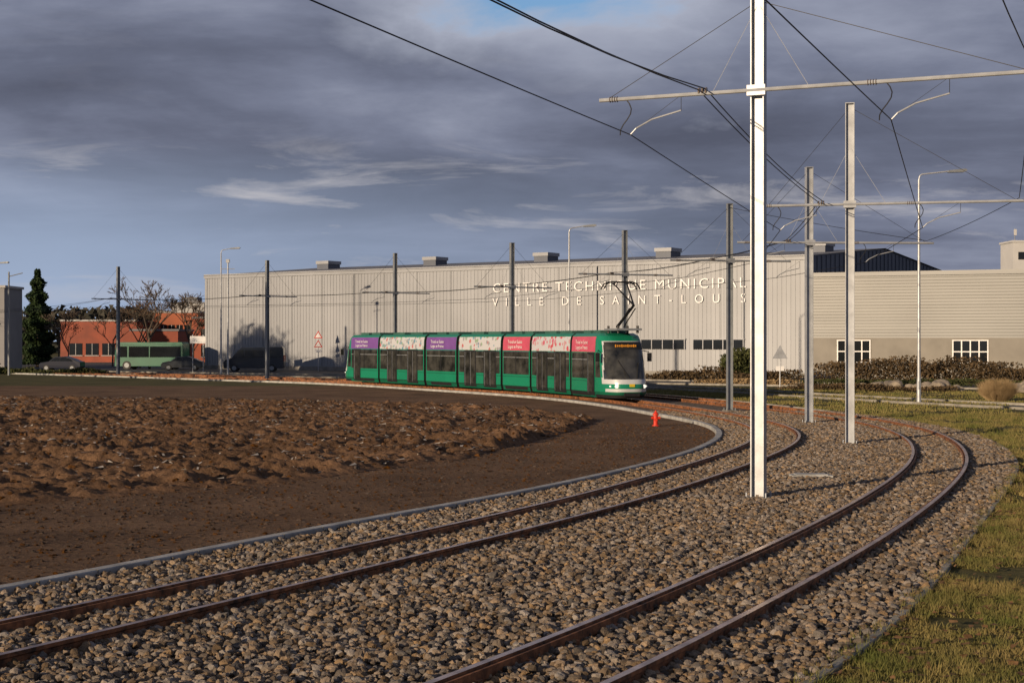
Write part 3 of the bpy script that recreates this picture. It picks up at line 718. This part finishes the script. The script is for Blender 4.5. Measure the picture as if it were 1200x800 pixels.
# ------------------------------------------------------------------ vehicles
def vehicle(name,x,y,L,Wv,prof,win,wheels,col,rz=0,wr=.33,extra=None):
    M=Matrix.Translation((x,y,0))@Matrix.Rotation(rz,4,'Z'); mb=MB()
    n=len(prof); zt=max(z for _,z in prof); ring=[]
    for yy,ins in ((-Wv/2,.0),(-Wv/2+.06,-.03),(Wv/2-.06,-.03),(Wv/2,.0)):
        for (px,pz) in prof:
            k=max(0,(pz-zt*.5)/(zt*.5)); tum=.14*k
            e=(.04 if ins==0 else 0)
            ring.append(M@Vector((px*(1-e*.3),yy*(1-tum*.9),pz-(e*.5 if pz>zt*.6 else 0))))
    fs=[]
    for r in range(3):
        for j in range(n): fs.append((r*n+j,r*n+(j+1)%n,(r+1)*n+(j+1)%n,(r+1)*n+j))
    fs+= [tuple(range(n-1,-1,-1)),tuple(range(3*n,4*n))]
    mb.add(ring,fs,0)
    for w in win:
        for s in(-1,1):
            vs=[]
            for (px,pz) in w:
                k=max(0,(pz-zt*.5)/(zt*.5)); vs.append(M@Vector((px,s*(Wv/2*(1-.126*k)+.008),pz)))
            mb.add(vs,[tuple(range(len(w))) if s<0 else tuple(range(len(w)-1,-1,-1))],1)
    for wx in wheels:
        for s in(-1,1):
            c=Vector((wx,s*(Wv/2-.1),wr)); mb.tube(M@(c-Vector((0,.12,0))),M@(c+Vector((0,.12,0))),wr,wr,18,2); mb.tube(M@(c+Vector((0,s*.122,0))),M@(c+Vector((0,s*.13,0))),wr*.6,wr*.55,12,3)
    if extra: extra(mb,M)
    return mb.build(name,[col,M_glass,M_black,M_steel_d,M_redp,M_white,M_green])
M_vanp=mat('dark_van_paint',(.012,.016,.025),.25,0,.05,2,spec=.5)
vprof=[(-2.85,.35),(-2.9,.9),(-2.75,1.15),(-2.1,1.35),(-1.5,2.1),(-1.15,2.35),(2.7,2.42),(2.85,2.2),(2.9,.5),(2.8,.35)]
def vx(mb,M): mb.box((2.9,-.75,1.3),(.05,.2,.6),4,0,M); mb.box((2.9,.75,1.3),(.05,.2,.6),4,0,M); mb.box((-2.86,0,.75),(.06,1.3,.25),2,0,M)
vehicle('dark_van',-25.0,145,5.8,2.0,vprof,[[(-2.0,1.4),(-.95,1.4),(-.95,2.1),(-1.4,2.1)],[(-.85,1.4),(.9,1.4),(.9,2.1),(-.85,2.1)],[(1.0,1.4),(2.6,1.4),(2.6,2.1),(1.0,2.1)]],(-1.85,1.75),M_vanp,math.radians(4),.36,vx)
cprof=[(-2.0,.3),(-2.08,.6),(-1.9,.82),(-1.1,.95),(-.5,1.38),(.5,1.45),(1.3,1.2),(1.75,.98),(2.05,.9),(2.08,.45),(1.98,.3)]
vehicle('parked_car',-44.9,149,4.1,1.75,cprof,[[(-.95,.98),(.0,.98),(.0,1.33),(-.45,1.33)],[(.06,.98),(1.35,.98),(1.1,1.18),(.5,1.36),(.06,1.35)]],(-1.3,1.25),mat('dark_car_paint',(.012,.015,.03),.3,0,.05,2),0,.31)
bprof=[(-3.6,.35),(-3.65,1.0),(-3.5,2.6),(-3.2,2.85),(3.5,2.85),(3.65,2.7),(3.65,.5),(3.6,.35)]
vehicle('parked_bus',-37.6,156,7.2,2.4,bprof,[[(-3.4,1.3),(-2.3,1.3),(-2.3,2.4),(-3.3,2.4)],[(-2.1,1.3),(.0,1.3),(.0,2.4),(-2.1,2.4)],[(.15,1.3),(3.4,1.3),(3.4,2.4),(.15,2.4)]],(-2.3,2.2),M_dgreen,math.radians(-5),.45)
vehicle('parked_car',-33.3,151,4.1,1.75,cprof,[[(-.95,.98),(.0,.98),(.0,1.33),(-.45,1.33)],[(.06,.98),(1.35,.98),(1.1,1.18),(.5,1.36),(.06,1.35)]],(-1.3,1.25),mat('grey_car_paint',(.04,.045,.05),.3,0,.05,2),.1,.31)

# ------------------------------------------------------------------ vegetation
M_bark=mat('bark',(.10,.075,.055),.9,0,.3,6,.01,20)
def leafcloud(C,size,flat=0):
    n=len(C); d1=rng.normal(size=(n,3)); d1/=np.linalg.norm(d1,axis=1)[:,None]; d2=rng.normal(size=(n,3)); d2-= (d2*d1).sum(1)[:,None]*d1; d2/=np.linalg.norm(d2,axis=1)[:,None]
    s=(size*rng.uniform(.6,1.3,n))[:,None]
    return np.stack([C-d1*s*.5-d2*s*.3,C+d1*s*.5-d2*s*.2,C+d2*s*.6],1)
def bare_tree(name,x,y,h,seed,depth=5,spread=.55,leaves=None,lsize=.15,ln=4,minr=.012,wide=1.0,lspread=.35):
    rd=random.Random(seed); mb=MB(); tips=[]; segs=[]
    def rec(p,d,l,r,k):
        q=p+d*l; segs.append((p,q,r,k))
        if k<=2: tips.append(q); tips.append(p.lerp(q,.5))
        if k==0: return
        nb=rd.choice((2,3,3)) if k<depth else 4
        for _ in range(nb):
            v=Vector((rd.gauss(0,1),rd.gauss(0,1),rd.gauss(0,.6))).normalized()
            nd=(d*(1-.25*spread)+v*spread+Vector((0,0,.18))).normalized(); s=rd.uniform(.6,1) if k<depth else rd.uniform(.7,1)
            st=p.lerp(q,rd.uniform(.65,1)); rec(st,nd,l*.74*s+.02,r*.58,k-1)
    rec(Vector((0,0,0)),Vector((rd.uniform(-.04,.04),rd.uniform(-.04,.04),1)).normalized(),h*.30,h*.016,depth)
    zt=max(s[1].z for s in segs); sc=h/zt; o3=Vector((x,y,0))
    def T(v): return o3+Vector((v.x*sc*wide,v.y*sc*wide,v.z*sc))
    for p,q,r,k in segs: mb.tube(T(p),T(q),max(minr,r),max(minr*.8,r*.66),7 if k==depth else (5 if k>2 else 3),0,cap=False)
    o=mb.build(name,[M_bark])
    if leaves:
        TT=np.array([[*T(t)] for t in tips]); C=np.repeat(TT,ln,0)+rng.normal(size=(len(TT)*ln,3))*lspread
        tris('crown_foliage',leafcloud(C,lsize),leaves,o)
    return o
def conifer(name,x,y,h,w,seed):
    mb=MB(); mb.tube((x,y,0),(x,y,h*.9),.18,.03,8,0); o=mb.build(name,[M_bark])
    n=16000; z=rng.beta(1.1,1.5,n)*h*.97+.3; r0=w/2*np.clip((1-z/h),0,1)**.55*(.8+.3*np.sin(z*4.1)+.25*rng.random(n)); a=rng.random(n)*6.28; rr=r0*(.45+.55*rng.random(n)**.4)*(1+.22*np.sin(a*5+z*2))
    C=np.c_[x+rr*np.cos(a),y+rr*np.sin(a),z]
    tris('crown_foliage',leafcloud(C,.26),veg_mat('conifer_needles',(.012,.03,.012),(.045,.07,.025),1.0),o)
conifer('columnar_conifer',-54.0,170,11.2,3.6,1)
conifer('columnar_conifer',-56.2,178,8.4,3.2,1)
M_dl=veg_mat('dry_leaves',(.07,.04,.024),(.15,.085,.045),1)
bare_tree('bare_tree',-51.0,168,6.5,5,6,.6,wide=1.2,minr=.02)
bare_tree('bare_tree',-38.6,159,9.8,11,6,.6,minr=.026,wide=1.15)
bare_tree('bare_tree',-40.6,163,8.0,14,6,.6,M_dl,.12,1,wide=1.2,minr=.02)
bare_tree('bare_tree',-36.3,168,8.6,17,6,.6,minr=.024)
bare_tree('bare_tree',-34.8,163,6.4,27,6,.6,wide=1.2,minr=.02)
bare_tree('bare_tree',-46,172,6.8,19,6,.6,wide=1.2,minr=.02)
bare_tree('bare_tree',-49,165,5.2,29,5,.6,M_dl,.12,1)
bare_tree('bare_tree',-43,176,7.2,31,6,.6,wide=1.2,minr=.02)
bare_tree('bare_tree',-56.5,160,6.0,33,6,.6,wide=1.2)
M_ev=veg_mat('roadside_foliage',(.03,.035,.015),(.09,.08,.035),.7)
for k,(x,y,h) in enumerate(((-58,122,13),(-64,116,14),(-58,113,11),(-52,107,12.5),(-60,104,14),(-50,100.5,12.5),(-46,95.5,13),(-52,92,15),(-42.5,91,12.5),(-47,87,15),(-40.5,86,14.5),(-46,80,16.5))):
    bare_tree('roadside_tree',x,y,h,40+k,5,.6,M_ev,.36,4,lspread=.55)
def hedge(name,a,b,w,h,n,mt,size=.2,base=0):
    a=np.array(a);b=np.array(b); t=rng.random(n); cx=a[0]+(b[0]-a[0])*t; cy=a[1]+(b[1]-a[1])*t
    L=np.linalg.norm(b-a); u=t*L
    hh=h*(.25+1.1*fbm(u/1.6,u*0+3,int(h*10)+7,3)); ph=rng.random(n)*6.28; r=rng.random(n)**.4
    C=np.c_[cx+np.cos(ph)*r*w/2,cy+np.sin(ph)*r*w/2,base+rng.random(n)**.7*hh]
    return tris(name,leafcloud(C,size),mt)
M_hedge=veg_mat('copper_hedge',(.05,.036,.02),(.14,.095,.05),1.1); M_hg=veg_mat('green_shrub',(.03,.04,.013),(.09,.095,.035),1.2); M_dry=veg_mat('dry_grass',(.22,.15,.075),(.40,.29,.16),2)
hedge('beech_hedge',(22.6,107.5),(52,95.5),2.6,1.7,22000,M_hedge,.18)
hedge('low_shrubs',(20,103.3),(60,87.5),1.4,.5,10000,M_hg,.14)
hedge('low_shrubs',(10.8,114),(20.5,108),2.0,.9,4500,M_hedge,.18)
hedge('low_shrubs',(17,92.5),(26,89),1.6,.4,3500,M_hedge,.14)
hedge('low_shrubs',(13,104),(19,100.8),1.4,.5,2500,M_dry,.14)
hedge('roadside_shrubs',(-66,143),(-36,131.5),1.2,.6,9000,M_hg,.2)
hedge('roadside_shrubs',(-30,165),(-34,172),3,2.5,5000,M_hg,.25)
hedge('green_bush',(16.6,112),(17.6,112),2.4,2.4,3000,M_hg,.25)
x0,y0=24.4,75
n=6000; a=rng.random(n)*6.28; r=rng.random(n)**.6*.45; px=x0+np.cos(a)*r;py=y0+np.sin(a)*r
V=np.zeros((n,3,3),np.float32); hh=rng.uniform(.6,1.35,n); ou=rng.uniform(.1,.75,n)
V[:,0]=np.c_[px-.012,py,np.zeros(n)];V[:,1]=np.c_[px+.012,py,np.zeros(n)];V[:,2]=np.c_[px+np.cos(a)*ou,py+np.sin(a)*ou,hh*(1-.35*ou)]
tris('ornamental_grass_clump',V,M_dry)
def boulder(x,y,s,seed):
    import bmesh; bm=bmesh.new(); bmesh.ops.create_icosphere(bm,subdivisions=3,radius=s)
    from mathutils import noise
    for v in bm.verts:
        nv=noise.noise(v.co*1.4/s*.8+Vector((seed*3.1,0,0)))*.55+noise.noise(v.co*3/s+Vector((0,seed,0)))*.15
        v.co*=1+nv; v.co.z*=.62; v.co.z+=s*.35
    me=bpy.data.meshes.new('boulder'); bm.to_mesh(me); bm.free(); me.materials.append(M_boul); o=bpy.data.objects.new('boulder',me); o.location=(x,y,0); o.rotation_euler=(0,0,seed); scene.collection.objects.link(o)
M_boul=mat('limestone_boulder',(.26,.22,.17),.9,0,.25,2,.03,6)
for k,px in enumerate((1012,1028,1047,1066,1084,1101,1120,1178,1200)):
    yy=92.5-.8*k*.6; boulder((px-600)/F*yy,yy,.42+.12*((k*7)%3),k+1)
n=60000; u=rng.uniform(-420,420,n); d=330+rng.random(n)*40; hh=9+6*fbm(u/14,u*0,8,4)-2
C=np.c_[u,d,rng.random(n)**.6*hh]; tris('distant_treeline',leafcloud(C,1.5),veg_mat('distant_woods',(.03,.035,.03),(.075,.065,.05),.05))

# ------------------------------------------------------------------ sun & world
sl=bpy.data.lights.new('sun','SUN'); sl.energy=5.0; sl.angle=math.radians(.6); sl.color=(1,.77,.52)
so=bpy.data.objects.new('sun',sl); scene.collection.objects.link(so)
sl.energy=5.0
dv=Vector((SUN.x*math.cos(ELEV),SUN.y*math.cos(ELEV),math.sin(ELEV))); so.rotation_euler=dv.to_track_quat('Z','Y').to_euler()
w=bpy.data.worlds.new('World'); scene.world=w; w.use_nodes=True; nt=w.node_tree; N=nt.nodes;L=nt.links; N.clear()
out=N.new('ShaderNodeOutputWorld'); bg=N.new('ShaderNodeBackground'); bg2=N.new('ShaderNodeBackground'); sky=N.new('ShaderNodeTexSky'); sky.sky_type='NISHITA'; sky.sun_disc=False
sky.sun_elevation=ELEV; sky.sun_rotation=math.atan2(SUN.x,SUN.y); sky.ozone_density=4.0
bg.inputs['Strength'].default_value=.15; L.new(sky.outputs[0],bg.inputs[0])
tc=N.new('ShaderNodeTexCoord'); sep=N.new('ShaderNodeSeparateXYZ'); L.new(tc.outputs['Generated'],sep.inputs[0])
def math_(op,a,b=None,clamp=False):
    m=N.new('ShaderNodeMath'); m.operation=op; m.use_clamp=clamp
    for i,v in enumerate((a,b)):
        if v is None: continue
        if isinstance(v,(int,float)): m.inputs[i].default_value=v
        else: L.new(v,m.inputs[i])
    return m.outputs[0]
zc=math_('ADD',math_('ABSOLUTE',sep.outputs[2]),.10)
px_=math_('DIVIDE',sep.outputs[0],zc); py_=math_('DIVIDE',sep.outputs[1],zc)
cb=N.new('ShaderNodeCombineXYZ'); L.new(px_,cb.inputs[0]); L.new(py_,cb.inputs[1])
def noise_(vec,scale,detail,rough,dist=0,w=0):
    n=N.new('ShaderNodeTexNoise'); n.noise_dimensions='4D'; n.inputs['W'].default_value=w; n.inputs['Scale'].default_value=scale; n.inputs['Detail'].default_value=detail; n.inputs['Roughness'].default_value=rough; n.inputs['Distortion'].default_value=dist
    L.new(vec,n.inputs['Vector']); return n.outputs['Fac']
def ramp(fac,els):
    r=N.new('ShaderNodeValToRGB'); 
    while len(r.color_ramp.elements)<len(els): r.color_ramp.elements.new(.5)
    for e,(p,c) in zip(r.color_ramp.elements,els): e.position=p; e.color=(*c,1)
    L.new(fac,r.inputs['Fac']); return r.outputs['Color']
def mixc(f,a,b):
    m=N.new('ShaderNodeMix'); m.data_type='RGBA'; L.new(f,m.inputs['Factor'])
    for k,v in(('A',a),('B',b)):
        if isinstance(v,tuple): m.inputs[k].default_value=(*v,1)
        else: L.new(v,m.inputs[k])
    return m.outputs['Result']
# large diagonal cloud masses + finer billows
rot=N.new('ShaderNodeMapping'); rot.inputs['Rotation'].default_value=(0,0,math.radians(24)); rot.inputs['Scale'].default_value=(.8,1.25,1); L.new(cb.outputs[0],rot.inputs['Vector'])
n1=noise_(rot.outputs[0],.75,10,.56,.35,2.0)
mpb=N.new('ShaderNodeMapping'); mpb.inputs['Scale'].default_value=(5,5,13); mpb.inputs['Rotation'].default_value=(0,math.radians(-14),0); L.new(tc.outputs['Generated'],mpb.inputs['Vector'])
n1b=noise_(mpb.outputs[0],1.1,9,.58,.3,7.0)
nn=math_('ADD',math_('MULTIPLY',n1,.55),math_('MULTIPLY',n1b,.45))
shade=ramp(nn,[(.38,(.095,.105,.150)),(.48,(.135,.150,.212)),(.55,(.19,.21,.29)),(.65,(.30,.325,.42))])
el=sep.outputs[2]
hz=ramp(el,[(0.0,(1,1,1)),(.06,(.8,.8,.8)),(.13,(.0,.0,.0))])
lfn=N.new('ShaderNodeMath'); lfn.operation='MULTIPLY_ADD'; lfn.use_clamp=True; L.new(sep.outputs[0],lfn.inputs[0]); lfn.inputs[1].default_value=-1.9; lfn.inputs[2].default_value=.45
hf=math_('MULTIPLY',hz,lfn.outputs[0],True)
c1=mixc(hf,shade,(.36,.45,.62))
mpp=N.new('ShaderNodeMapping'); mpp.inputs['Scale'].default_value=(4.0,4.0,26.0); L.new(tc.outputs['Generated'],mpp.inputs['Vector'])
wsp=noise_(mpp.outputs[0],1.7,9,.62,.6,6.3)
wm=ramp(wsp,[(.55,(0,0,0)),(.74,(1,1,1))])
band=ramp(el,[(0.02,(.4,.4,.4)),(.05,(1,1,1)),(.11,(.9,.9,.9)),(.14,(0.08,.08,.08))])
wf=math_('MULTIPLY',wm,band); wf=math_('MULTIPLY',wf,.8)
c2=mixc(wf,c1,(.56,.54,.56))
# break in the clouds high up ahead: bright edge, blue core
vd=N.new('ShaderNodeVectorMath'); vd.operation='SUBTRACT'; L.new(tc.outputs['Generated'],vd.inputs[0]); vd.inputs[1].default_value=(.025,.97,.235)
vs_=N.new('ShaderNodeVectorMath'); vs_.operation='MULTIPLY'; L.new(vd.outputs[0],vs_.inputs[0]); vs_.inputs[1].default_value=(1.0,.3,2.4)
ln_=N.new('ShaderNodeVectorMath'); ln_.operation='LENGTH'; L.new(vs_.outputs[0],ln_.inputs[0])
dist=math_('ADD',ln_.outputs['Value'],math_('MULTIPLY',math_('SUBTRACT',n1b,.5),.45))
edge=ramp(dist,[(.05,(1,1,1)),(.17,(0,0,0))])
c3=mixc(edge,c2,(.42,.45,.55))
L.new(c3,bg2.inputs[0]); bg2.inputs['Strength'].default_value=1.0
cov=ramp(dist,[(.0,(.1,.1,.1)),(.07,(1,1,1))])
ms_=N.new('ShaderNodeMixShader'); L.new(cov,ms_.inputs[0]); L.new(bg.outputs[0],ms_.inputs[1]); L.new(bg2.outputs[0],ms_.inputs[2]); L.new(ms_.outputs[0],out.inputs[0])
scene.view_settings.view_transform='Standard'; scene.view_settings.look='None'; scene.view_settings.exposure=0
cam=bpy.data.cameras.new('camera'); cam.lens=36*F/1200; cam.sensor_width=36; cam.clip_end=6000; cam.clip_start=.1; cam.shift_y=-0.0017
co=bpy.data.objects.new('camera',cam); scene.collection.objects.link(co); co.location=(0,0,H); co.rotation_euler=(math.pi/2,0,0)
scene.camera=co
